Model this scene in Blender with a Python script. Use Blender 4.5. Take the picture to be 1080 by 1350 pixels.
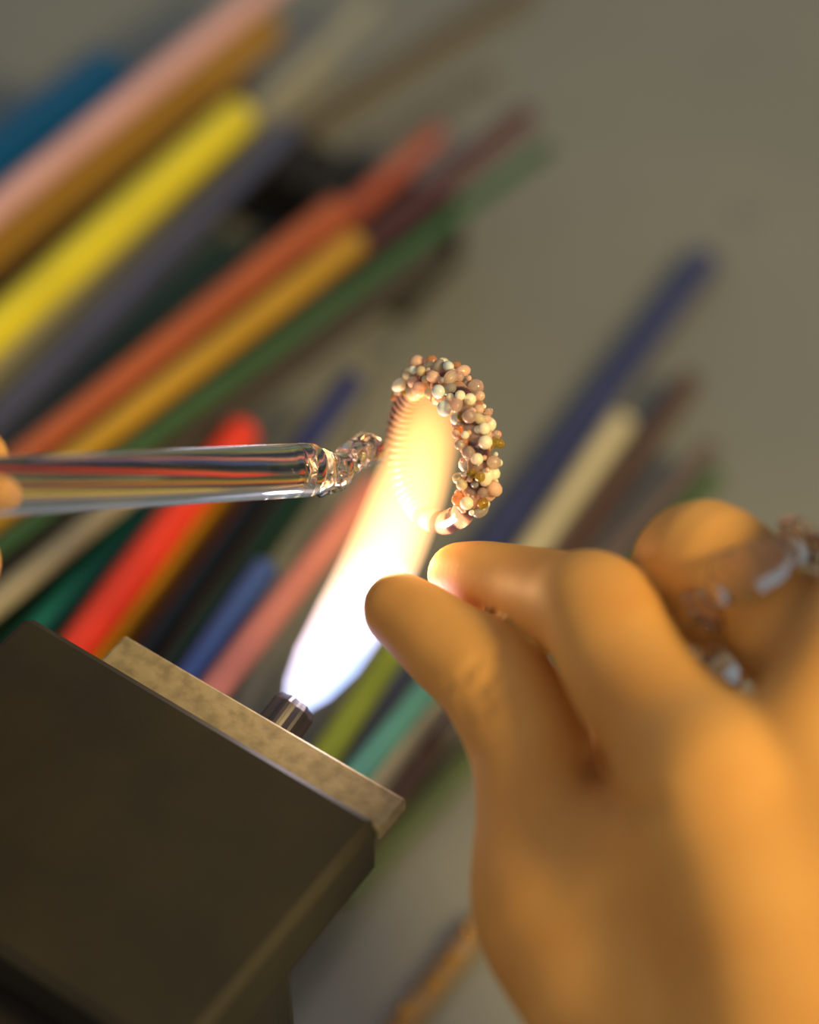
import bpy, bmesh, math, random
import numpy as np
from mathutils import Vector, Matrix, noise

for o in list(bpy.data.objects):
    bpy.data.objects.remove(o)
scene = bpy.context.scene
COL = scene.collection
R = math.radians

# ------------------------------------------------------------------ camera
PITCH = R(50.0)            # looking down at the bench
CAM_H = 0.46               # height of the lens over the bench top
FPX = 3360.0               # focal length in pixels of a 1080 x 1350 frame
cam_d = bpy.data.cameras.new('camera')
cam = bpy.data.objects.new('camera', cam_d)
COL.objects.link(cam)
cam.location = (0, 0, CAM_H)
cam.rotation_euler = (R(90) - PITCH, 0, 0)
cam_d.sensor_fit = 'VERTICAL'
cam_d.sensor_height = 36.0
cam_d.sensor_width = 36.0
cam_d.lens = 36.0 * FPX / 1350.0
cam_d.clip_start = 0.01
cam_d.clip_end = 20
cam_d.dof.use_dof = True
cam_d.dof.focus_distance = 0.417
cam_d.dof.aperture_fstop = 4.9
cam_d.dof.aperture_blades = 0
scene.camera = cam

# ------------------------------------------------------------------ light
scene.view_settings.view_transform = 'Standard'
scene.view_settings.look = 'None'
scene.view_settings.exposure = 0.0
scene.view_settings.gamma = 1.0
scene.view_settings.use_curve_mapping = False

world = bpy.data.worlds.new('room_light')
scene.world = world
world.use_nodes = True
bg = world.node_tree.nodes['Background']
bg.inputs['Color'].default_value = (0.84, 0.92, 1.0, 1)
bg.inputs['Strength'].default_value = 0.26


def area(name, loc, target, size, power, color):
    d = bpy.data.lights.new(name, 'AREA')
    d.shape = 'DISK'
    d.size = size
    d.energy = power
    d.color = color
    o = bpy.data.objects.new(name, d)
    COL.objects.link(o)
    o.location = loc
    v = Vector(target) - Vector(loc)
    o.rotation_euler = v.to_track_quat('-Z', 'Y').to_euler()
    return o


# warm work lamp behind the worker
area('work_lamp_light', (-0.06, -0.64, 0.78), (0.0, 0.30, 0.10), 0.12, 1.5, (1.0, 0.74, 0.34))
# second work lamp over the right of the bench
area('bench_lamp_light', (0.37, 0.03, 0.56), (0.05, 0.22, 0.14), 0.12, 4.0, (1.0, 0.72, 0.28))

# ------------------------------------------------------------------ geometry helpers
CAM = Vector((0, 0, CAM_H))
FWD = Vector((0, math.cos(PITCH), -math.sin(PITCH)))
RGT = Vector((1, 0, 0))
UPV = Vector((0, math.sin(PITCH), math.cos(PITCH)))


def ray(px, py):
    return FWD + RGT * ((px - 540.0) / FPX) - UPV * ((py - 675.0) / FPX)


def P(px, py, d):
    """point at distance d along the view axis"""
    return CAM + ray(px, py) * d


def T(px, py, z=0.0):
    """point on the horizontal plane at height z"""
    r = ray(px, py)
    return CAM + r * ((z - CAM_H) / r.z)


def px2m(n, d):
    return n * d / FPX


def link(name, me, mat=None, parent=None, smooth=True):
    o = bpy.data.objects.new(name, me)
    COL.objects.link(o)
    if mat is not None:
        me.materials.append(mat)
    if smooth:
        for p in me.polygons:
            p.use_smooth = True
    if parent is not None:
        o.parent = parent
    return o


def from_bm(name, bm, mat=None, parent=None, smooth=True):
    bmesh.ops.recalc_face_normals(bm, faces=bm.faces)
    me = bpy.data.meshes.new(name)
    bm.to_mesh(me)
    bm.free()
    return link(name, me, mat, parent, smooth)


def tag(o, label, cat, group=None):
    o['label'] = label
    o['category'] = cat
    if group:
        o['group'] = group
    return o


def empty(name, loc=(0, 0, 0), rz=0.0):
    o = bpy.data.objects.new(name, None)
    o.empty_display_size = 0.01
    COL.objects.link(o)
    o.location = loc
    o.rotation_euler = (0, 0, rz)
    return o


def box_bm(x0, x1, y0, y1, z0, z1, bev=0.0, seg=2):
    bm = bmesh.new()
    bmesh.ops.create_cube(bm, size=1.0)
    for v in bm.verts:
        v.co = Vector(((x0 + x1) / 2 + v.co.x * (x1 - x0), (y0 + y1) / 2 + v.co.y * (y1 - y0),
                       (z0 + z1) / 2 + v.co.z * (z1 - z0)))
    if bev > 0:
        bmesh.ops.bevel(bm, geom=list(bm.edges), offset=bev, segments=seg, affect='EDGES', profile=0.5)
    return bm


def frame_for(t):
    t = t.normalized()
    a = Vector((0, 0, 1)) if abs(t.z) < 0.9 else Vector((1, 0, 0))
    x = a.cross(t).normalized()
    y = t.cross(x).normalized()
    return x, y, t


def sweep_bm(pts, rads, n=24, caps=True, shape=None):
    """tube through pts with given radii; shape(i, ang) multiplies the radius"""
    bm = bmesh.new()
    rings = []
    x, y, _ = frame_for(pts[1] - pts[0])
    for i, p in enumerate(pts):
        t = (pts[min(i + 1, len(pts) - 1)] - pts[max(i - 1, 0)]).normalized()
        x = (x - t * x.dot(t)).normalized()
        y = t.cross(x)
        ring = []
        for k in range(n):
            a = 2 * math.pi * k / n
            r = rads[i] * (shape(i, a) if shape else 1.0)
            ring.append(bm.verts.new(p + (x * math.cos(a) + y * math.sin(a)) * r))
        rings.append(ring)
    for i in range(len(rings) - 1):
        for k in range(n):
            bm.faces.new((rings[i][k], rings[i][(k + 1) % n], rings[i + 1][(k + 1) % n], rings[i + 1][k]))
    if caps:
        bm.faces.new(rings[0][::-1])
        bm.faces.new(rings[-1])
    return bm


def rod_bm(a, b, r, n=20, soft=0.35):
    """straight rod with softly rounded, fire-polished ends"""
    t = (b - a)
    L = t.length
    t = t / L
    pts, rads = [], []
    e = r * soft
    for k in range(4):
        q = k / 3 * math.pi / 2
        pts.append(a + t * (e - e * math.cos(q) * 1.0))
        rads.append(r - e + e * math.sin(q))
    for k in range(1, 10):
        pts.append(a + t * (e + (L - 2 * e) * k / 10))
        rads.append(r * (1 + 0.03 * math.sin(k * 1.7 + a.x * 90)))
    for k in range(4):
        q = k / 3 * math.pi / 2
        pts.append(b - t * (e - e * math.sin(q)))
        rads.append(r - e + e * math.cos(q))
    return sweep_bm(pts, rads, n)


# ------------------------------------------------------------------ materials
def srgb(r, g, b):
    def f(c):
        c /= 255.0
        return c / 12.92 if c <= 0.04045 else ((c + 0.055) / 1.055) ** 2.4
    return (f(r), f(g), f(b), 1.0)


def new_mat(name):
    m = bpy.data.materials.new(name)
    m.use_nodes = True
    nt = m.node_tree
    return m, nt, nt.nodes['Principled BSDF']


def N(nt, kind, **kw):
    n = nt.nodes.new(kind)
    for k, v in kw.items():
        setattr(n, k, v)
    return n


def noise_mix(nt, bsdf, c1, c2, scale, lo=0.35, hi=0.65, detail=4.0, coord='Object'):
    tc = N(nt, 'ShaderNodeTexCoord')
    no = N(nt, 'ShaderNodeTexNoise')
    no.inputs['Scale'].default_value = scale
    no.inputs['Detail'].default_value = detail
    nt.links.new(tc.outputs[coord], no.inputs['Vector'])
    cr = N(nt, 'ShaderNodeValToRGB')
    cr.color_ramp.elements[0].position = lo
    cr.color_ramp.elements[0].color = c1
    cr.color_ramp.elements[1].position = hi
    cr.color_ramp.elements[1].color = c2
    nt.links.new(no.outputs['Fac'], cr.inputs['Fac'])
    nt.links.new(cr.outputs['Color'], bsdf.inputs['Base Color'])
    return no, tc


def bump(nt, bsdf, src, strength, dist):
    b = N(nt, 'ShaderNodeBump')
    b.inputs['Strength'].default_value = strength
    b.inputs['Distance'].default_value = dist
    nt.links.new(src, b.inputs['Height'])
    nt.links.new(b.outputs['Normal'], bsdf.inputs['Normal'])


def mat_opaque(name, col, rough=0.22, var=0.85):
    m, nt, b = new_mat(name)
    noise_mix(nt, b, (col[0] * var, col[1] * var, col[2] * var, 1), col, 60, 0.3, 0.7)
    b.inputs['Roughness'].default_value = rough
    b.inputs['IOR'].default_value = 1.5
    return m


def mat_glass(name, col, rough=0.02, ior=1.5, trans=1.0):
    m, nt, b = new_mat(name)
    b.inputs['Base Color'].default_value = col
    b.inputs['Roughness'].default_value = rough
    b.inputs['IOR'].default_value = ior
    b.inputs['Transmission Weight'].default_value = trans
    return m


# bench: grey sheet, slightly worn
M_bench, nt, b = new_mat('bench_sheet')
no, tc = noise_mix(nt, b, srgb(126, 130, 129), srgb(140, 142, 137), 9.0, 0.3, 0.7)
b.inputs['Roughness'].default_value = 0.55
no2 = N(nt, 'ShaderNodeTexNoise')
no2.inputs['Scale'].default_value = 900
nt.links.new(tc.outputs['Object'], no2.inputs['Vector'])
bump(nt, b, no2.outputs['Fac'], 0.15, 0.0004)

M_leg = mat_opaque('bench_steel', srgb(70, 70, 72), 0.4)
M_floor = mat_opaque('floor_concrete', srgb(105, 100, 92), 0.8)

# graphite of the marver
M_graph, nt, b = new_mat('graphite')
no, tc = noise_mix(nt, b, srgb(33, 31, 22), srgb(42, 39, 27), 70, 0.35, 0.75, 6)
b.inputs['Roughness'].default_value = 0.62
b.inputs['Specular IOR Level'].default_value = 0.35
no2 = N(nt, 'ShaderNodeTexNoise')
no2.inputs['Scale'].default_value = 1500
nt.links.new(tc.outputs['Object'], no2.inputs['Vector'])
bump(nt, b, no2.outputs['Fac'], 0.25, 0.0002)

# speckled plate
M_plate, nt, b = new_mat('cast_plate')
no, tc = noise_mix(nt, b, srgb(122, 112, 84), srgb(150, 138, 106), 420, 0.32, 0.6, 5)
b.inputs['Roughness'].default_value = 0.5
b.inputs['Metallic'].default_value = 0.15
bump(nt, b, no.outputs['Fac'], 0.35, 0.0003)

M_black = mat_opaque('blackened_steel', srgb(44, 38, 38), 0.38)
M_dark = mat_opaque('dark_body', srgb(22, 19, 15), 0.6)
M_rest = mat_opaque('black_rest', srgb(28, 26, 24), 0.5)

# skin
M_skin, nt, b = new_mat('skin')
no, tc = noise_mix(nt, b, srgb(208, 150, 80), srgb(222, 168, 94), 55, 0.3, 0.7, 3)
b.inputs['Roughness'].default_value = 0.58
b.inputs['Specular IOR Level'].default_value = 0.25
b.inputs['Subsurface Weight'].default_value = 0.25
b.inputs['Subsurface Radius'].default_value = (1.0, 0.35, 0.15)
b.inputs['Subsurface Scale'].default_value = 0.004
vo = N(nt, 'ShaderNodeTexVoronoi')
vo.inputs['Scale'].default_value = 1100
nt.links.new(tc.outputs['Object'], vo.inputs['Vector'])
bump(nt, b, vo.outputs['Distance'], 0.12, 0.0002)

M_nail, nt, b = new_mat('fingernail')
b.inputs['Base Color'].default_value = srgb(226, 176, 140)
b.inputs['Roughness'].default_value = 0.25
b.inputs['Subsurface Weight'].default_value = 0.2
b.inputs['Subsurface Scale'].default_value = 0.002

M_clear = mat_glass('clear_glass', (0.97, 0.985, 0.97, 1), 0.045)

# ------------------------------------------------------------------ setting: bench and floor
floor = from_bm('floor', box_bm(-2.2, 2.2, -2.0, 2.8, -0.90, -0.86), M_floor, None, False)
floor['kind'] = 'structure'
bench = empty('workbench', (0, 0.4, -0.86))
tag(bench, 'plain grey work table under the coloured glass rods', 'table')


def child(o, parent):
    o.parent = parent
    o.matrix_parent_inverse = Matrix.Translation(-Vector(parent.location)) if parent.rotation_euler.z == 0 else parent.matrix_basis.inverted()
    return o


child(from_bm('table_top', box_bm(-1.0, 1.0, -0.25, 1.25, -0.035, 0.0, 0.003), M_bench, None, False), bench)
for sx in (-0.93, 0.93):
    for sy in (-0.18, 1.18):
        child(from_bm('leg', box_bm(sx - 0.025, sx + 0.025, sy - 0.025, sy + 0.025, -0.86, -0.035, 0.003), M_leg, None, False), bench)

# ------------------------------------------------------------------ torch with graphite marver
Z0 = 0.125
A0, A1, A2 = T(35, 805, Z0), T(500, 1080, Z0), T(214, 1395, Z0)
ex = (A1 - A0).normalized()
W = (A1 - A0).length
ey = Vector((-ex.y, ex.x, 0))
DEP = abs((A2 - A1).dot(ey))
torch_rz = math.atan2(ex.y, ex.x)
torch = empty('bench_torch', (A0.x, A0.y, 0), torch_rz)
tag(torch, 'bench torch with a dark graphite slab on top and a black fluted nozzle', 'torch')
mv = from_bm('marver_block', box_bm(0, W, -DEP, 0, Z0 - 0.0135, Z0, 0.0015, 1), M_graph, torch, False)
mv['label'] = 'dark graphite slab with chamfered edges'


def tl(p):
    d = p - Vector((A0.x, A0.y, 0))
    return Vector((d.dot(ex), d.dot(ey), d.z))


ZP = Z0 - 0.004
PLX0 = tl(T(160, 841, ZP)).x
PLX1 = tl(T(541, 1048, ZP)).x
PLY = (tl(T(160, 841, ZP)).y + tl(T(541, 1048, ZP)).y) / 2
pl = from_bm('bracket_plate', box_bm(PLX0, PLX1, 0.0001, PLY, ZP - 0.003, ZP, 0.0005, 2), M_plate, torch, False)
pl['label'] = 'speckled beige metal plate under the slab'


ZN = Z0 - 0.0125
E_w = T(391, 930, ZN)
E = tl(E_w)


def fluted(i, a):
    return 1.0 + 0.07 * math.cos(8 * a)


AX = Vector((0, math.cos(R(12)), math.sin(R(12))))
noz_pts = [E - AX * s for s in (0.030, 0.0065, 0.0062, 0.0012, 0.0, 0.0, 0.001)]
nz = from_bm('nozzle', sweep_bm(noz_pts, [0.0046, 0.0046, 0.0040, 0.0039, 0.0034, 0.0026, 0.0025], 48, True, fluted), M_black, torch, False)
nz['label'] = 'black fluted burner nozzle'
bar_pts = [E - AX * s for s in (0.085, 0.083, 0.032, 0.030, 0.0296)]
from_bm('barrel', sweep_bm(bar_pts, [0.006, 0.0065, 0.0065, 0.006, 0.0046], 32), M_dark, torch)
BC = tl(T(393, 1335, Z0 - 0.030))
BX, BY = BC.x, BC.y
from_bm('torch_body', box_bm(0.02 * W, BX, -DEP - 0.024, BY, Z0 - 0.040, Z0 - 0.0136, 0.002), M_dark, torch, False)
from_bm('stand_post', box_bm(0.12 * W, 0.34 * W, -DEP - 0.018, -DEP * 0.75, 0.008, Z0 - 0.040, 0.002), M_dark, torch, False)
from_bm('stand_base', box_bm(0.05 * W, 0.95 * W, -DEP - 0.02, -0.01, 0.0, 0.008, 0.002), M_dark, torch, False)

# ------------------------------------------------------------------ glass rods on two rests
F0, F1 = T(350, 285, 0.0), T(560, 380, 0.0)
fu = (F1 - F0).normalized()
fn = Vector((-fu.y, fu.x, 0))
if fn.y < 0:
    fn = -fn
ZF = 0.026
SL = 0.13


def T_rod(px, py, lift):
    """point on the sloping bed on which the rods lie, lift above it"""
    r = ray(px, py)
    nrm = Vector((fn.x * SL, fn.y * SL, 1.0))
    c = ZF + lift
    p0 = F0 + Vector((0, 0, c))
    t = (p0 - CAM).dot(nrm) / r.dot(nrm)
    return CAM + r * t


def rest_bar(name, s0, s1, dist, h, label):
    """dark bar with notches carrying the rods, dist along fn"""
    root = empty(name, F0 + fn * dist + fu * ((s0 + s1) / 2), math.atan2(fu.y, fu.x))
    half = (s1 - s0) / 2
    bm = bmesh.new()
    n = int((s1 - s0) / 0.006)
    prof = []
    for i in range(n * 2 + 1):
        x = -half + (s1 - s0) * i / (n * 2)
        prof.append((x, h if i % 2 == 0 else h - 0.0015))
    lo = [[], []]
    hi = [[], []]
    for j, y in enumerate((-0.008, 0.008)):
        for x, z in prof:
            lo[j].append(bm.verts.new((x, y, 0.008)))
            hi[j].append(bm.verts.new((x, y, z)))
    m = len(prof)
    for i in range(m - 1):
        bm.faces.new((lo[0][i], lo[0][i + 1], hi[0][i + 1], hi[0][i]))
        bm.faces.new((lo[1][i + 1], lo[1][i], hi[1][i], hi[1][i + 1]))
        bm.faces.new((hi[0][i], hi[0][i + 1], hi[1][i + 1], hi[1][i]))
        bm.faces.new((lo[0][i + 1], lo[0][i], lo[1][i], lo[1][i + 1]))
    bm.faces.new((lo[0][0], hi[0][0], hi[1][0], lo[1][0]))
    bm.faces.new((lo[0][-1], lo[1][-1], hi[1][-1], hi[0][-1]))
    from_bm('notched_bar', bm, M_rest, root, False)
    for sx in (-half + 0.012, half - 0.012):
        from_bm('foot', box_bm(sx - 0.011, sx + 0.011, -0.014, 0.014, 0.0, h - 0.005, 0.001), M_rest, root, False)
    tag(root, label, 'rod rest')
    return root


flen = (F1 - F0).length
rest_bar('rod_rest', -0.030, flen + 0.004, 0.0, ZF, 'black notched rest seen as dark gaps under the far rods')
DN = -0.19
rest_bar('rod_rest', -0.20, 0.116, DN, ZF - SL * DN, 'black notched rest hidden behind the torch under the near rods')


CANES = []


def seg_dist(a, b, c, d):
    u = np.linspace(0, 1, 60)[:, None]
    p = np.array(a) + u * (np.array(b) - np.array(a))
    c, d = np.array(c), np.array(d)
    e = d - c
    t = np.clip(((p - c) @ e) / float(e @ e), 0, 1)[:, None]
    return float(np.sqrt((((c + t * e) - p) ** 2).sum(1)).min())


def cane(px0, py0, px1, py1, w, col, kind, label, layer=0.0, flat=False, ext=0.135, rough=0.2):
    """a rod from its near (0) to its far (1) end as seen, w = apparent width in pixels"""
    lay0 = layer
    while True:
        if flat:
            rr = w * 0.60 / FPX / 2
            a, b_ = T(px0, py0, rr + layer), T(px1, py1, rr + layer)
        else:
            dd = (T_rod(px1, py1, 0) - CAM).dot(FWD) * 0.5 + (T_rod(px0, py0, 0) - CAM).dot(FWD) * 0.5
            rr = w * dd / FPX / 2
            a, b_ = T_rod(px0, py0, rr + layer), T_rod(px1, py1, rr + layer)
        a = a + (a - b_).normalized() * ext
        # a rod that would run into one already lying there lies on top of it
        if layer - lay0 > 0.03 or all(seg_dist(a, b_, p, q) > (rr + r_) * 1.0 for p, q, r_ in CANES):
            break
        layer += 0.0008
    CANES.append((a, b_, rr))
    mid = (a + b_) / 2
    bm = rod_bm(a - mid, b_ - mid, rr)
    if kind == 'c':
        m = mat_glass('glass_' + label.split()[0], col, 0.1, 1.5, 0.4)
    elif kind == 'o':
        m = mat_opaque('glass_' + label.split()[0], col, rough)
    else:
        m = mat_glass('glass_' + label.split()[0], col, 0.05, 1.5, 0.62)
    o = from_bm('glass_rod', bm, m)
    o.location = mid
    tag(o, label, 'glass rod', 'coloured glass rods on the bench')
    return o


# left bundle, from the upper left edge of the picture
cane(-30, 232, 148, 96, 84, srgb(0, 122, 190), 't', 'thick transparent blue glass rod at the upper left edge', 0.000)
cane(0, 270, 380, -36, 34, srgb(240, 190, 196), 'o', 'opaque pale pink glass rod beside the thick blue one', 0.011)
cane(0, 324, 356, 36, 54, srgb(224, 176, 62), 't', 'transparent amber glass rod just below the pale pink rod', 0.000)
cane(0, 376, 324, 114, 30, srgb(120, 84, 16), 't', 'dark brown transparent glass rod along the bright yellow rod', 0.000)
cane(0, 432, 318, 150, 54, srgb(242, 228, 48), 'o', 'bright opaque yellow glass rod with a blunt end', 0.0085)
cane(0, 474, 492, 2, 26, srgb(226, 224, 205), 't', 'clear glass rod running up from beside the yellow rod to the top', 0.0)
cane(0, 512, 440, 92, 24, srgb(196, 190, 160), 't', 'thin smoky clear glass rod left of the indigo rod', 0.0)
cane(0, 550, 384, 168, 34, srgb(80, 86, 122), 'o', 'dull indigo glass rod crossing above the black rest', 0.004)
cane(30, 588, 300, 320, 34, srgb(26, 58, 50), 'o', 'dark teal green glass rod between indigo and terracotta rods', 0.0)
cane(20, 614, 446, 274, 40, srgb(186, 100, 62), 'o', 'long terracotta orange glass rod above the amber yellow one', 0.005)
cane(250, 470, 578, 176, 30, srgb(188, 98, 74), 'o', 'salmon red glass rod whose tip sticks out past the terracotta rod', 0.0)
cane(70, 626, 470, 318, 36, srgb(196, 154, 46), 'o', 'long amber yellow glass rod beside the terracotta rod', 0.006)
cane(280, 490, 696, 152, 34, srgb(96, 58, 58), 'o', 'dark maroon glass rod with its tip near the green rod tip', 0.0)
cane(150, 612, 724, 194, 22, srgb(60, 98, 58), 'o', 'long green glass rod reaching the farthest tip of the bundle', 0.0)
cane(215, 606, 575, 334, 40, srgb(104, 96, 86), 't', 'grey smoky glass rod under the long green rod', 0.0)
cane(400, 172, 700, -20, 30, srgb(150, 130, 92), 't', 'smoky brown glass rod lying near the top edge', 0.0, True, 0.0)
cane(545, 158, 650, 98, 20, srgb(150, 140, 140), 't', 'short thin greyish glass rod above the salmon tip', 0.0, True, 0.02)

# lower bundle behind the torch
cane(20, 742, 150, 628, 30, srgb(206, 198, 166), 'c', 'clear glass rod below the left end of the held rod', 0.0, False, 0.062)
cane(0, 790, 190, 632, 34, srgb(196, 188, 160), 'c', 'second clear glass rod, just left of the teal rod', 0.0, False, 0.062)
cane(20, 812, 196, 640, 30, srgb(10, 42, 22), 'o', 'very dark green glass rod left of the teal rod', -0.002, False, 0.062)
cane(62, 822, 204, 672, 46, srgb(36, 132, 120), 'o', 'teal glass rod left of the bright red rod', 0.0, False, 0.062)
cane(110, 842, 322, 566, 50, srgb(236, 66, 40), 'o', 'bright red glass rod passing under the held clear rod', 0.003, False, 0.062)
cane(150, 852, 318, 628, 38, srgb(218, 160, 16), 'o', 'golden yellow glass rod right beside the bright red rod', 0.0, False, 0.062)
cane(196, 862, 372, 620, 48, srgb(8, 12, 14), 'o', 'black glass rod right of the golden yellow rod', 0.006, False, 0.062)
cane(232, 876, 412, 622, 44, srgb(8, 40, 18), 'o', 'deep bottle green glass rod right of the black rod', 0.006, False, 0.062)
cane(238, 810, 466, 498, 32, srgb(44, 52, 122), 'o', 'navy blue glass rod with its tip left of the beaded ring', 0.0, False, 0.062)
cane(256, 886, 352, 748, 38, srgb(72, 100, 168), 'o', 'slate blue glass rod left of the dusty pink rod', 0.004, False, 0.062)
cane(290, 900, 492, 640, 38, srgb(222, 140, 124), 'o', 'dusty pink glass rod rising toward the flame', 0.017, False, 0.062)
cane(330, 905, 520, 500, 30, srgb(190, 188, 172), 't', 'clear glass rod right of the navy rod behind the flame', 0.0, False, 0.062)
cane(436, 985, 552, 808, 38, srgb(164, 182, 58), 'o', 'lime green glass rod between the nozzle and the thumb', 0.003, False, 0.062)
cane(484, 1006, 600, 862, 36, srgb(104, 172, 150), 'o', 'turquoise glass rod between the lime rod and the thumb', 0.003, False, 0.062)
cane(528, 1100, 660, 960, 34, srgb(152, 170, 118), 't', 'pale green transparent glass rod beside the thumb', 0.0, True, 0.02)

# loose rods on the right, flat on the table
cane(520, 886, 932, 340, 44, srgb(60, 68, 118), 'o', 'long blue glass rod lying on the open table at right', 0.0, True, 0.08)
cane(560, 938, 822, 556, 42, srgb(232, 222, 186), 'o', 'ivory glass rod between the long blue and the brown rod', 0.0, True, 0.04)
cane(560, 996, 912, 498, 32, srgb(92, 66, 52), 'o', 'dark brown glass rod lying right of the ivory rod', 0.0, True, 0.06)
cane(720, 820, 938, 590, 26, srgb(150, 130, 126), 't', 'faint mauve transparent glass rod right of the brown rod', 0.0, True, 0.04)
cane(800, 800, 944, 622, 26, srgb(74, 108, 62), 'o', 'dull green glass rod showing just above the curled finger', 0.0, True, 0.02)

# ------------------------------------------------------------------ twisted copper cane near the bottom edge
tw = empty('twisted_cane', T(570, 1290, 0))
tag(tw, 'copper coloured twisted glass cane with glittering spots near the bottom edge', 'glass cane')
ta, tb = T(508, 1382, 0.004), T(640, 1212, 0.004)
base = Vector(tw.location)
n = 90
M_cop = mat_glass('copper_glass', srgb(196, 158, 104), 0.12, 1.5, 0.5)
M_spk = mat_opaque('gold_fleck', srgb(240, 180, 70), 0.15)
M_spk.node_tree.nodes['Principled BSDF'].inputs['Metallic'].default_value = 0.9
pts = [ta + (tb - ta) * (i / (n - 1)) - base for i in range(n)]
from_bm('twisted_shaft', sweep_bm(pts, [0.0028] * n, 24, True, lambda i, a: 1 + 0.12 * math.cos(3 * a + i * 0.55)), M_cop, tw)
for f, off in ((0.08, 0.001), (0.24, -0.001), (0.44, 0.001), (0.62, 0.0006), (0.86, -0.0008)):
    bm = bmesh.new()
    bmesh.ops.create_icosphere(bm, subdivisions=2, radius=0.0016)
    o = from_bm('gold_fleck', bm, M_spk, tw)
    o.location = ta + (tb - ta) * f - base + Vector((off, 0, 0.0030))

# small clear glass crumbs on the table, seen as pale spots
M_crumb = mat_glass('crumb_glass', (0.95, 0.95, 0.85, 1), 0.05)
for (x, y, r, lab) in ((380, 478, 0.0035, 'pale melted glass drop on the table left of the beaded ring'),
                       (985, 290, 0.0028, 'small pale glass drop alone on the open table at right'),
                       (196, 292, 0.0030, 'clear glass drop between the yellow and indigo rods'),
                       (516, 462, 0.0030, 'clear glass drop on the table above the beaded ring')):
    bm = bmesh.new()
    bmesh.ops.create_icosphere(bm, subdivisions=3, radius=r)
    for v in bm.verts:
        v.co *= 1 + 0.18 * noise.noise(v.co * 400 + Vector((x, y, 0)))
        v.co.z *= 0.7
    zz = min(v.co.z for v in bm.verts)
    o = from_bm('glass_drop', bm, M_crumb)
    o.location = T(x, y, 0) - Vector((0, 0, zz))
    tag(o, lab, 'glass drop', 'glass drops on the table')

# ------------------------------------------------------------------ implicit surfaces (numpy surface nets)
class Field:
    def __init__(self, lo, hi, h):
        self.h = h
        self.lo = np.array(lo, dtype=np.float64)
        self.n = np.ceil((np.array(hi) - self.lo) / h).astype(int) + 1
        self.ax = [self.lo[i] + h * np.arange(self.n[i]) for i in range(3)]

    def sub(self, pts, pad):
        p = np.array([list(q) for q in pts])
        a = np.clip(((p.min(0) - pad - self.lo) / self.h).astype(int), 0, self.n - 1)
        b = np.clip(((p.max(0) + pad - self.lo) / self.h).astype(int) + 2, 0, self.n)
        sl = tuple(slice(a[i], b[i]) for i in range(3))
        g = np.meshgrid(*[self.ax[i][sl[i]] for i in range(3)], indexing='ij', sparse=True)
        return sl, g

    def blank(self):
        return np.full(tuple(self.n), 0.05, dtype=np.float32)


def smin(a, b, k):
    h = np.maximum(k - np.abs(a - b), 0.0) / k
    return np.minimum(a, b) - h * h * h * k / 6.0


def add_cone(F, v, a, b, ra, rb, k):
    pad = max(ra, rb) + k + 0.006
    sl, g = F.sub((a, b), pad)
    ba = np.array(b) - np.array(a)
    L2 = float(ba @ ba) + 1e-12
    q = [g[i] - a[i] for i in range(3)]
    t = np.clip((q[0] * ba[0] + q[1] * ba[1] + q[2] * ba[2]) / L2, 0, 1)
    d = np.sqrt((q[0] - t * ba[0]) ** 2 + (q[1] - t * ba[1]) ** 2 + (q[2] - t * ba[2]) ** 2) - (ra + (rb - ra) * t)
    v[sl] = smin(v[sl], d.astype(np.float32), k)


def add_crease(F, v, pts, depth, w):
    for a, b in zip(pts[:-1], pts[1:]):
        sl, g = F.sub((a, b), w * 3)
        ba = np.array(b) - np.array(a)
        L2 = float(ba @ ba) + 1e-12
        q = [g[i] - a[i] for i in range(3)]
        t = np.clip((q[0] * ba[0] + q[1] * ba[1] + q[2] * ba[2]) / L2, 0, 1)
        d2 = (q[0] - t * ba[0]) ** 2 + (q[1] - t * ba[1]) ** 2 + (q[2] - t * ba[2]) ** 2
        v[sl] = v[sl] + (depth * np.exp(-d2 / (w * w))).astype(np.float32)


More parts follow.
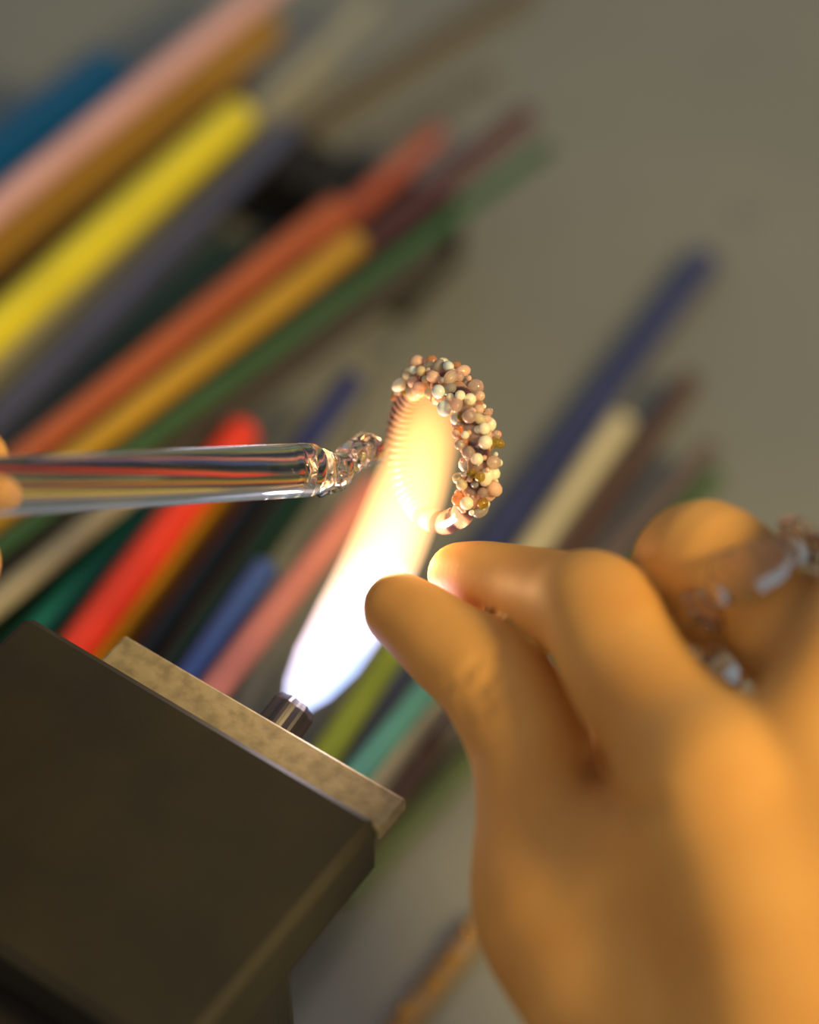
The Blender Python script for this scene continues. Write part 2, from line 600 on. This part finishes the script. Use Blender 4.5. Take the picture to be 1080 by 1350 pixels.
def surface_nets(F, v):
    s = v < 0
    nx, ny, nz = v.shape
    cs = np.zeros((nx - 1, ny - 1, nz - 1), dtype=np.int8)
    for dx in (0, 1):
        for dy in (0, 1):
            for dz in (0, 1):
                cs += s[dx:nx - 1 + dx, dy:ny - 1 + dy, dz:nz - 1 + dz]
    act = (cs > 0) & (cs < 8)
    idx = np.argwhere(act)
    ids = np.full(act.shape, -1, dtype=np.int64)
    ids[act] = np.arange(len(idx))
    acc = np.zeros((len(idx), 3))
    cnt = np.zeros(len(idx))
    corners = [(0, 0, 0), (1, 0, 0), (0, 1, 0), (1, 1, 0), (0, 0, 1), (1, 0, 1), (0, 1, 1), (1, 1, 1)]
    for i in range(8):
        for j in range(i + 1, 8):
            c0, c1 = np.array(corners[i]), np.array(corners[j])
            if np.abs(c0 - c1).sum() != 1:
                continue
            p0, p1 = idx + c0, idx + c1
            a = v[p0[:, 0], p0[:, 1], p0[:, 2]].astype(np.float64)
            b_ = v[p1[:, 0], p1[:, 1], p1[:, 2]].astype(np.float64)
            m = (a < 0) != (b_ < 0)
            t = np.where(m, a / np.where(m, a - b_, 1.0), 0.0)
            acc += np.where(m[:, None], c0 + t[:, None] * (c1 - c0), 0.0)
            cnt += m
    verts = F.lo + F.h * (idx + acc / cnt[:, None])
    quads = []
    for axis in range(3):
        o1, o2 = [(1, 2), (2, 0), (0, 1)][axis]
        sa = [slice(1, -1)] * 3
        sb = [slice(1, -1)] * 3
        sa[axis] = slice(0, -1)
        sb[axis] = slice(1, None)
        A, B = s[tuple(sa)], s[tuple(sb)]
        e = np.argwhere(A != B)
        base = e + 1
        base[:, axis] = e[:, axis]
        flip = A[e[:, 0], e[:, 1], e[:, 2]]
        q = []
        for (u, w) in ((-1, -1), (0, -1), (0, 0), (-1, 0)):
            c = base.copy()
            c[:, o1] += u
            c[:, o2] += w
            q.append(ids[c[:, 0], c[:, 1], c[:, 2]])
        q = np.stack(q, 1)
        q = np.where(flip[:, None], q, q[:, ::-1])
        quads.append(q)
    quads = np.concatenate(quads)
    quads = quads[(quads >= 0).all(1)]
    # smooth
    for it in range(4):
        acc = np.zeros_like(verts)
        c = np.zeros(len(verts))
        for k in range(4):
            a, b_ = quads[:, k], quads[:, (k + 1) % 4]
            np.add.at(acc, a, verts[b_])
            np.add.at(c, a, 1)
        nv = acc / np.maximum(c, 1)[:, None]
        f = 0.5 if it % 2 == 0 else -0.5
        verts = verts + f * (nv - verts) * (c > 0)[:, None]
    return verts, quads


def mesh_from(name, verts, quads):
    me = bpy.data.meshes.new(name)
    me.from_pydata(verts.tolist(), [], quads.tolist())
    me.update()
    return me


def smooth_chain(f, n=6):
    out_ = []
    for i in range(len(f) - 1):
        q = [f[max(i - 1, 0)], f[i], f[i + 1], f[min(i + 2, len(f) - 1)]]
        v4 = [np.array(list(c) + [r]) for c, r in q]
        for k in range(n):
            w = catmull(v4[0], v4[1], v4[2], v4[3], k / n)
            out_.append((w[:3], float(w[3])))
    out_.append((np.array(list(f[-1][0])), f[-1][1]))
    return out_


def catmull(p0, p1, p2, p3, t):
    return 0.5 * ((2 * p1) + (-p0 + p2) * t + (2 * p0 - 5 * p1 + 4 * p2 - p3) * t * t + (-p0 + 3 * p1 - 3 * p2 + p3) * t ** 3)


def on_skin(F, v, px, py):
    """first point of the field's surface met by the sight line"""
    for d in np.arange(0.30, 0.44, 0.0003):
        p = P(px, py, d)
        i = [int(round((p[k] - F.lo[k]) / F.h)) for k in range(3)]
        if all(0 <= i[k] < F.n[k] for k in range(3)) and v[i[0], i[1], i[2]] < 0:
            return p
    return None


def make_hand(palm, fingers, creases, h=0.0008, kp=0.009):
    allp = [p for c in palm for p in (c[0], c[1])] + [q[0] for f in fingers for q in f]
    arr = np.array([list(p) for p in allp])
    F = Field(arr.min(0) - 0.035, arr.max(0) + 0.035, h)
    base = F.blank()
    for (a, b_, ra, rb) in palm:
        add_cone(F, base, a, b_, ra, rb, 0.012)
    tot = base.copy()
    for f in fingers:
        fv = F.blank()
        sc = smooth_chain(f)
        for (a, ra), (b_, rb) in zip(sc[:-1], sc[1:]):
            add_cone(F, fv, a, b_, ra, rb, 0.0004)
        tot = smin(tot, smin(base, fv, kp), 0.0008)
    for (pts, depth, w) in creases:
        pts = [on_skin(F, tot, *q) for q in pts]
        pts = [q for q in pts if q is not None]
        add_crease(F, tot, pts, depth, w)
    return surface_nets(F, tot)


def nail(parent, c, along, out, width, length, rad, name='nail'):
    """curved plate on the finger: c centre, along = to the tip, out = away from the finger"""
    along = along.normalized()
    out = (out - along * out.dot(along)).normalized()
    side = along.cross(out)
    bm = bmesh.new()
    nu, nv = 11, 11
    lay = []
    for top in (1, 0):
        g = []
        for j in range(nv):
            row = []
            for i in range(nu):
                u = -1 + 2 * i / (nu - 1)
                w = -1 + 2 * j / (nv - 1)
                # rounded-rectangle outline
                uu = u * math.sqrt(1 - 0.45 * w * w)
                ww = w * math.sqrt(1 - 0.30 * u * u)
                a = uu * width / 2 / rad
                rr = rad + (0.00045 if top else -0.0006) - 0.0005 * (ww ** 4)
                p = c + along * (ww * length / 2) + side * (math.sin(a) * rr) + out * (math.cos(a) * rr - rad)
                row.append(bm.verts.new(p))
            g.append(row)
        lay.append(g)
    for g in lay:
        for j in range(nv - 1):
            for i in range(nu - 1):
                bm.faces.new((g[j][i], g[j][i + 1], g[j + 1][i + 1], g[j + 1][i]))
    t, u = lay
    for i in range(nu - 1):
        bm.faces.new((t[0][i], t[0][i + 1], u[0][i + 1], u[0][i]))
        bm.faces.new((t[-1][i], t[-1][i + 1], u[-1][i + 1], u[-1][i]))
    for j in range(nv - 1):
        bm.faces.new((t[j][0], t[j + 1][0], u[j + 1][0], u[j][0]))
        bm.faces.new((t[j][-1], t[j + 1][-1], u[j + 1][-1], u[j][-1]))
    return from_bm(name, bm, M_nail, parent)


mm = 0.001
# right hand: thumb and forefinger pinch, the other fingers curl behind
palm = [
    (P(962, 1045, .354), P(1120, 1520, .332), 11.5 * mm, 17 * mm),
    (P(1120, 985, .352), P(1250, 1520, .330), 11.5 * mm, 17 * mm),
    (P(1225, 985, .362), P(1370, 1520, .338), 11 * mm, 16 * mm),
    (P(1320, 1010, .375), P(1480, 1520, .350), 10 * mm, 15 * mm),
    (P(760, 1215, .374), P(960, 1480, .352), 12 * mm, 16 * mm),
    (P(850, 1190, .366), P(1030, 1400, .348), 11.5 * mm, 15 * mm),
    (P(900, 1125, .362), P(1000, 1200, .355), 9 * mm, 11 * mm),
    (P(775, 1120, .380), P(905, 1085, .364), 8 * mm, 9 * mm),
    (P(1060, 1500, .340), P(1380, 1520, .345), 17 * mm, 16 * mm),
    (P(1180, 1560, .338), P(1420, 2150, .290), 21 * mm, 25 * mm),
    (P(1240, 1560, .345), P(1520, 2150, .300), 20 * mm, 25 * mm),
]
thumb = [(P(527, 803, .411), 5.9 * mm), (P(552, 821, .408), 6.6 * mm), (P(592, 853, .403), 7.5 * mm),
         (P(652, 900, .397), 8.8 * mm), (P(698, 985, .391), 9.3 * mm), (P(712, 1070, .385), 9.7 * mm),
         (P(724, 1190, .378), 11.2 * mm), (P(800, 1290, .368), 12.5 * mm)]
index = [(P(606, 758, .4185), 5.3 * mm), (P(640, 764, .414), 6.2 * mm), (P(700, 782, .406), 7.4 * mm),
         (P(748, 795, .396), 8.0 * mm), (P(790, 811, .387), 9.2 * mm), (P(835, 897, .376), 9.5 * mm),
         (P(885, 958, .366), 9.6 * mm), (P(962, 1045, .354), 11.8 * mm)]
middle = [(P(1175, 735, .405), 6.2 * mm), (P(1205, 700, .388), 7.6 * mm), (P(1205, 705, .362), 9 * mm),
          (P(1150, 830, .354), 9.2 * mm), (P(1110, 960, .352), 11.8 * mm)]
ringf = [(P(800, 985, .418), 6.4 * mm), (P(868, 850, .414), 7.4 * mm), (P(918, 738, .390), 9.0 * mm),
         (P(1010, 800, .380), 8.8 * mm), (P(1100, 900, .370), 9.5 * mm), (P(1225, 985, .362), 11 * mm)]
pinky = [(P(1170, 900, .43), 5.4 * mm), (P(1150, 850, .42), 6.3 * mm), (P(1190, 800, .402), 7.6 * mm),
         (P(1250, 900, .385), 8 * mm), (P(1320, 1010, .375), 9.5 * mm)]
creases = [
    ([(602, 922), (632, 912), (652, 890), (660, 862)], 0.0007, 0.0013),
    ([(610, 945), (640, 932), (664, 908)], 0.0005, 0.0012),
    ([(590, 903), (612, 893), (632, 872)], 0.0004, 0.0011),
    ([(782, 1000), (800, 1048), (822, 1064), (858, 1060)], 0.0016, 0.0018),
]
hv, hq = make_hand(palm, [thumb, index, middle, ringf, pinky], creases)
hand_root = empty('hand', P(1100, 1300, .36))
tag(hand_root, 'bare hand at right pinching thumb and forefinger beside the flame, glass ring on a finger', 'hand')
o = link('skin', mesh_from('hand_skin', hv, hq), M_skin)
child(o, hand_root)
nm = P(592, 738, .417)
child(nail(None, P(614, 724, .4187), P(575, 733, .4215) - P(640, 726, .4135), UPV + FWD * 0.45, 0.0080, 0.0072, 0.0052), hand_root)
child(nail(None, P(566, 786, .4115), P(527, 770, .414) - P(600, 815, .4065), UPV * 0.9 + RGT * 0.75 + FWD * 0.5, 0.0095, 0.0115, 0.0064), hand_root)

# left hand: fingertips behind and below the held rod at the picture's edge
lpalm = [
    (P(-420, 560, .395), P(-760, 760, .330), 11.5 * mm, 17 * mm),
    (P(-440, 680, .385), P(-780, 860, .325), 11.5 * mm, 17 * mm),
    (P(-440, 800, .378), P(-780, 950, .320), 11 * mm, 16 * mm),
    (P(-420, 900, .372), P(-780, 1020, .315), 10 * mm, 15 * mm),
    (P(-480, 620, .365), P(-780, 850, .315), 12 * mm, 16 * mm),
    (P(-800, 900, .315), P(-1250, 1500, .25), 22 * mm, 26 * mm),
]
lindex = [(P(-44, 612, .3925), 6.6 * mm), (P(-90, 596, .396), 7.4 * mm), (P(-180, 560, .398), 8.2 * mm),
          (P(-300, 510, .398), 9.2 * mm), (P(-420, 560, .395), 11 * mm)]
lthumb = [(P(-98, 668, .3655), 6.6 * mm), (P(-160, 680, .362), 8 * mm), (P(-270, 680, .358), 9.3 * mm),
          (P(-480, 640, .362), 12 * mm)]
lmid = [(P(-56, 742, .392), 6.6 * mm), (P(-120, 735, .395), 7.4 * mm), (P(-230, 690, .398), 8.4 * mm),
        (P(-340, 640, .395), 9.4 * mm), (P(-440, 680, .385), 11 * mm)]
lring = [(P(-150, 860, .388), 6.2 * mm), (P(-200, 840, .395), 7.2 * mm), (P(-300, 780, .398), 8.2 * mm),
         (P(-440, 800, .378), 10.5 * mm)]
lpin = [(P(-210, 960, .38), 5.4 * mm), (P(-260, 930, .388), 6.2 * mm), (P(-330, 880, .388), 7.2 * mm),
        (P(-420, 900, .372), 9.5 * mm)]
lv, lq = make_hand(lpalm, [lindex, lthumb, lmid, lring, lpin], [], 0.0012)
lh = empty('hand', P(-600, 800, .35))
tag(lh, 'fingertips of the other hand at the left edge, holding the clear glass rod', 'hand')
child(link('skin', mesh_from('left_hand_skin', lv, lq), M_skin), lh)

# ------------------------------------------------------------------ glass ring worn on the finger
ra, rb_ = ringf[3][0], ringf[4][0]
axis = (rb_ - ra).normalized()
rc = ra - (rb_ - ra) * 0.02
u_ = (UPV - axis * UPV.dot(axis)).normalized()
w_ = axis.cross(u_)
bm = bmesh.new()
nA, nB = 72, 20
g = []
for i in range(nA):
    a = 2 * math.pi * i / nA
    rad = u_ * math.cos(a) + w_ * math.sin(a)
    row = []
    lump = 1 + 0.30 * math.cos(6 * a + 0.6) + 0.18 * math.cos(11 * a)
    for j in range(nB):
        q = 2 * math.pi * j / nB
        row.append(bm.verts.new(rc + rad * (0.0115 + 0.0022 * lump * math.cos(q)) + axis * (0.0040 * lump * math.sin(q) + 0.0008 * math.sin(3 * a))))
    g.append(row)
for i in range(nA):
    for j in range(nB):
        bm.faces.new((g[i][j], g[(i + 1) % nA][j], g[(i + 1) % nA][(j + 1) % nB], g[i][(j + 1) % nB]))
M_ringglass = mat_glass('ring_glass', (1.0, 0.96, 0.92, 1), 0.06)
gr = from_bm('finger_ring', bm, M_ringglass)
tag(gr, 'chunky clear glass ring worn on a curled finger of the right hand', 'ring')

# ------------------------------------------------------------------ held clear glass rod with melted end
st = [(-260, 652, .352, 40), (-150, 648, .364, 40), (0, 641, .379, 40), (150, 633, .393, 38.5), (300, 625, .407, 37), (396, 620, .4165, 36), (408, 619.5, .4175, 35.5),
      (413, 620, .418, 32), (420, 621, .4185, 31.5), (430, 622, .4195, 30.5), (441, 622, .4205, 27), (450, 617, .4230, 22), (459, 609, .4245, 20),
      (468, 600, .4260, 22), (478, 594, .4275, 23), (488, 592, .4290, 21), (497, 596, .4305, 17.5), (504, 601, .4315, 12), (508, 603, .432, 4)]


arr = np.array(st, dtype=float)
pts, rads, wob = [], [], []
for i in range(len(arr) - 1):
    p0, p1, p2, p3 = arr[max(i - 1, 0)], arr[i], arr[i + 1], arr[min(i + 2, len(arr) - 1)]
    for k in range(6):
        q = catmull(p0, p1, p2, p3, k / 6.0)
        if i < 6:
            q = p1 + (p2 - p1) * (k / 6.0)
        pts.append(P(q[0], q[1], q[2]))
        rads.append(px2m(max(q[3], 2), q[2]))
        wob.append(min(max((q[0] - 408) / 25.0, 0), 1))


def melt(i, a):
    if wob[i] <= 0:
        return 1.0
    p = Vector((math.cos(a) * 1.1, math.sin(a) * 1.1, i * 0.11))
    return 1 + wob[i] * (0.24 * noise.noise(p * 1.1) + 0.05 * noise.noise(p * 3.1))


held = from_bm('clear_glass_rod', sweep_bm(pts, rads, 64, True, melt), M_clear)
tag(held, 'thick clear glass rod with a melted lumpy end, held horizontally to the beaded ring', 'glass rod')

# ------------------------------------------------------------------ beaded glass ring in the flame
RC = P(577, 596, .4235)
maj = (RGT * -0.115 + UPV * 0.99).normalized()
img_r = (RGT * 0.99 + UPV * 0.115).normalized()
TILT = R(56)
minr = (img_r * math.cos(TILT) - FWD * math.sin(TILT)).normalized()   # right side nearer to the lens
raxis = maj.cross(minr).normalized()
if raxis.dot(FWD) > 0:
    raxis = -raxis          # toward the lens
RR = 0.0117
RT = 0.0020


def ring_pt(th, rad=0.0, ax=0.0):
    e = maj * math.cos(th) + minr * math.sin(th)
    return RC + e * (RR + rad) + raxis * ax


ring_root = empty('beaded_ring', ring_pt(math.pi))
tag(ring_root, 'small glass hoop crusted with pastel and gold beads, held in the flame tip', 'ring')
bm = bmesh.new()
colr = bm.loops.layers.color.new('stripe')
nA, nB = 760, 28
g = []
ph_acc = 0.0
phs = []
for i in range(nA):
    deg = 360.0 * i / nA
    dens = 1.0 if 215 < deg or deg < 20 else 0.26
    ph_acc += dens * 2 * math.pi * 58 / nA
    phs.append(ph_acc)
for i in range(nA):
    th = 2 * math.pi * i / nA
    e = maj * math.cos(th) + minr * math.sin(th)
    row = []
    for j in range(nB):
        q = 2 * math.pi * j / nB
        c = math.cos(phs[i] + q)
        deg = 360.0 * i / nA
        r = RT * (1 + (0.11 if 215 < deg or deg < 20 else 0.04) * c)
        row.append((bm.verts.new(RC + e * (RR + r * math.cos(q)) + raxis * (r * math.sin(q))), c))
    g.append(row)
for i in range(nA):
    for j in range(nB):
        vs = (g[i][j], g[(i + 1) % nA][j], g[(i + 1) % nA][(j + 1) % nB], g[i][(j + 1) % nB])
        f = bm.faces.new([v[0] for v in vs])
        f.smooth = True
        for lp, v in zip(f.loops, vs):
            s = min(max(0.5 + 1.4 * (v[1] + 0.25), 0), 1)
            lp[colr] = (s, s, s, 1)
M_coil, nt, b = new_mat('striped_glass')
at = N(nt, 'ShaderNodeAttribute', attribute_name='stripe')
mx = N(nt, 'ShaderNodeMix', data_type='RGBA')
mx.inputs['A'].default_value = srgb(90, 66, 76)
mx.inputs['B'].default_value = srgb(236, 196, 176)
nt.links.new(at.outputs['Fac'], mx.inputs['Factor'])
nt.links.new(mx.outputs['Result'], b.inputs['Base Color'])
b.inputs['Roughness'].default_value = 0.08
b.inputs['Transmission Weight'].default_value = 0.65
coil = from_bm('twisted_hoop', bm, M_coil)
child(coil, ring_root)
coil['label'] = 'spirally wound hoop of pinkish glass with dark stripes'


def bead_mat(name, col, trans, rough=0.1):
    m, nt, b = new_mat(name)
    b.inputs['Base Color'].default_value = col
    b.inputs['Roughness'].default_value = rough
    b.inputs['Transmission Weight'].default_value = trans
    b.inputs['Subsurface Weight'].default_value = 0.4 if trans < 0.3 else 0.0
    b.inputs['Subsurface Scale'].default_value = 0.0006
    b.inputs['IOR'].default_value = 1.5
    return m


BM = [(bead_mat('bead_peach', srgb(250, 208, 184), 0.25), 0.22),
      (bead_mat('bead_cream', srgb(250, 240, 214), 0.0), 0.28),
      (bead_mat('bead_clear_pink', srgb(252, 222, 208), 0.7), 0.15),
      (bead_mat('bead_sand', srgb(232, 216, 176), 0.3), 0.12),
      (bead_mat('bead_pale_blue', srgb(222, 232, 228), 0.0), 0.07),
      (bead_mat('bead_grey', srgb(190, 182, 176), 0.5), 0.05),
      (bead_mat('bead_gold', srgb(214, 184, 70), 0.75), 0.07),
      (bead_mat('bead_orange', srgb(244, 176, 120), 0.6), 0.05)]
bead_meshes = []
for (m, wgt) in BM:
    bm = bmesh.new()
    bmesh.ops.create_icosphere(bm, subdivisions=2, radius=1.0)
    me = bpy.data.meshes.new(m.name)
    bm.to_mesh(me)
    bm.free()
    for p in me.polygons:
        p.use_smooth = True
    me.materials.append(m)
    bead_meshes.append(me)
rng = random.Random(11)
placed = []
tries = 0
while len(placed) < 165 and tries < 12000:
    tries += 1
    th = R(rng.uniform(-44, 143))
    tdeg = math.degrees(th)
    if tdeg < -22:
        q = R(rng.uniform(-35, 75))
    elif tdeg < 10:
        q = R(rng.uniform(-75, 125))
    else:
        q = R(rng.uniform(-100, 175))
    edge = min((tdeg + 44) / 30, (143 - tdeg) / 30, 1.0)
    r = rng.choice((0.45, 0.7, 0.9, 1.05, 1.2, 1.4)) * mm * (0.75 + 0.25 * edge)
    lay = 0.0 if rng.random() < 0.55 else rng.uniform(0.4, 1.3) * mm * edge
    rad = RT * 0.95 + r * 0.45 + lay
    p = ring_pt(th, rad * math.cos(q), rad * math.sin(q))
    if any((p - p2).length < 0.74 * (r + r2) for p2, r2 in placed):
        continue
    placed.append((p, r))
    x = rng.random()
    acc = 0
    for me, (m, wgt) in zip(bead_meshes, BM):
        acc += wgt
        if x <= acc:
            break
    o = bpy.data.objects.new('bead', me)
    COL.objects.link(o)
    o.location = p
    st_ = rng.choice((1, 1, 1, 1.15, 1.4))
    o.scale = (r, r, r * st_)
    o.rotation_euler = (rng.uniform(0, 6), rng.uniform(0, 6), rng.uniform(0, 6))
    child(o, ring_root)

# ------------------------------------------------------------------ flame
fa = E_w - Vector((0, 0, 0.0))
fb = P(580, 502, .4200)
fz = (fb - fa)
FL = fz.length
fz.normalize()
fx = (RGT * 0.9 - UPV * -0.0 - fz * RGT.dot(fz) * 0.9).normalized()
fy = fz.cross(fx)
BEND = 0.0031
prof_t = [0.0, 0.05, 0.15, 0.3, 0.5, 0.7, 0.85, 0.94, 1.0]
prof_r = [3.4, 5.0, 6.5, 7.1, 7.1, 6.9, 6.4, 5.2, 2.0]
RMAX = 8.0


def f_rad(t):
    return float(np.interp(t, prof_t, prof_r)) * mm


pts, rads = [], []
for i in range(41):
    t = i / 40
    pts.append(Vector((4 * BEND * t * (1 - t), 0, t * FL)))
    rads.append(f_rad(t) * 1.06)
M_flame = bpy.data.materials.new('flame_gas')
M_flame.use_nodes = True
nt = M_flame.node_tree
nt.nodes.clear()
out = N(nt, 'ShaderNodeOutputMaterial')
em = N(nt, 'ShaderNodeEmission')
nt.links.new(em.outputs[0], out.inputs['Volume'])
tc = N(nt, 'ShaderNodeTexCoord')
sep = N(nt, 'ShaderNodeSeparateXYZ')
nt.links.new(tc.outputs['Object'], sep.inputs[0])


def math_n(op, a, b=None, c=None, clamp=False):
    n_ = N(nt, 'ShaderNodeMath', operation=op, use_clamp=clamp)
    for i, s in enumerate((a, b, c)):
        if s is None:
            continue
        if isinstance(s, (int, float)):
            n_.inputs[i].default_value = s
        else:
            nt.links.new(s, n_.inputs[i])
    return n_.outputs[0]


def ramp(fac, stops):
    n_ = N(nt, 'ShaderNodeValToRGB')
    els = n_.color_ramp.elements
    while len(els) < len(stops):
        els.new(0.5)
    for e_, (p_, c_) in zip(els, stops):
        e_.position = p_
        e_.color = c_
    nt.links.new(fac, n_.inputs['Fac'])
    return n_.outputs['Color']


tt = math_n('DIVIDE', sep.outputs['Z'], FL, clamp=True)
bend = math_n('MULTIPLY', math_n('MULTIPLY', tt, math_n('SUBTRACT', 1.0, tt)), 4 * BEND)
dx = math_n('SUBTRACT', sep.outputs['X'], bend)
r2 = math_n('ADD', math_n('MULTIPLY', dx, dx), math_n('MULTIPLY', sep.outputs['Y'], sep.outputs['Y']))
rr_ = math_n('SQRT', r2)
rprof = ramp(tt, [(a, (b_ / RMAX,) * 3 + (1,)) for a, b_ in zip(prof_t, prof_r)])
rn = math_n('DIVIDE', rr_, math_n('MULTIPLY', rprof, RMAX * mm))
fall = math_n('SUBTRACT', 1.0, math_n('MULTIPLY', rn, rn), clamp=True)
fall = math_n('POWER', fall, 0.75)
col_l = ramp(tt, [(0.0, (0.66, 0.68, 1, 1)), (0.14, (0.88, 0.72, 0.92, 1)), (0.36, (1.0, 0.66, 0.46, 1)), (0.5, (1.0, 0.52, 0.22, 1)),
                  (0.72, (1.0, 0.50, 0.16, 1)), (1.0, (1.0, 0.42, 0.08, 1))])
col_r = ramp(tt, [(0.0, (0.45, 0.58, 1, 1)), (0.18, (0.42, 0.55, 1, 1)), (0.36, (0.78, 0.70, 0.90, 1)), (0.5, (1.0, 0.54, 0.24, 1)),
                  (0.72, (1.0, 0.50, 0.16, 1)), (1.0, (1.0, 0.42, 0.08, 1))])
side_f = math_n('ADD', math_n('DIVIDE', dx, 9.0 * mm), 0.5, clamp=True)
cmix = N(nt, 'ShaderNodeMix', data_type='RGBA')
nt.links.new(side_f, cmix.inputs['Factor'])
nt.links.new(col_l, cmix.inputs['A'])
nt.links.new(col_r, cmix.inputs['B'])
colr_ = cmix.outputs['Result']
stre = ramp(tt, [(0.0, (0.85,) * 3 + (1,)), (0.25, (1.0,) * 3 + (1,)), (0.5, (1.0,) * 3 + (1,)), (0.72, (0.74,) * 3 + (1,)),
                 (0.88, (0.46,) * 3 + (1,)), (0.96, (0.24,) * 3 + (1,)), (1.0, (0.0,) * 3 + (1,))])
nt.links.new(colr_, em.inputs['Color'])
nt.links.new(math_n('MULTIPLY', math_n('MULTIPLY', fall, stre), 430.0), em.inputs['Strength'])
M_flame.cycles.volume_step_rate = 0.12
flame = from_bm('torch_flame', sweep_bm(pts, rads, 32), M_flame)
flame.matrix_world = Matrix(((fx.x, fy.x, fz.x, fa.x), (fx.y, fy.y, fz.y, fa.y), (fx.z, fy.z, fz.z, fa.z), (0, 0, 0, 1)))
tag(flame, 'bright torch flame, white and violet at the nozzle and yellow at the tip', 'flame')
fm = flame.matrix_world.copy()
for t, pw, c_ in ((0.30, 0.035, (0.9, 0.85, 1.0)), (0.52, 0.028, (1.0, 0.58, 0.26))):
    d = bpy.data.lights.new('flame_glow', 'POINT')
    d.energy = pw
    d.color = c_
    d.shadow_soft_size = 0.003
    o = bpy.data.objects.new('flame_glow', d)
    COL.objects.link(o)
    o.location = fm @ Vector((4 * BEND * t * (1 - t), 0, t * FL))
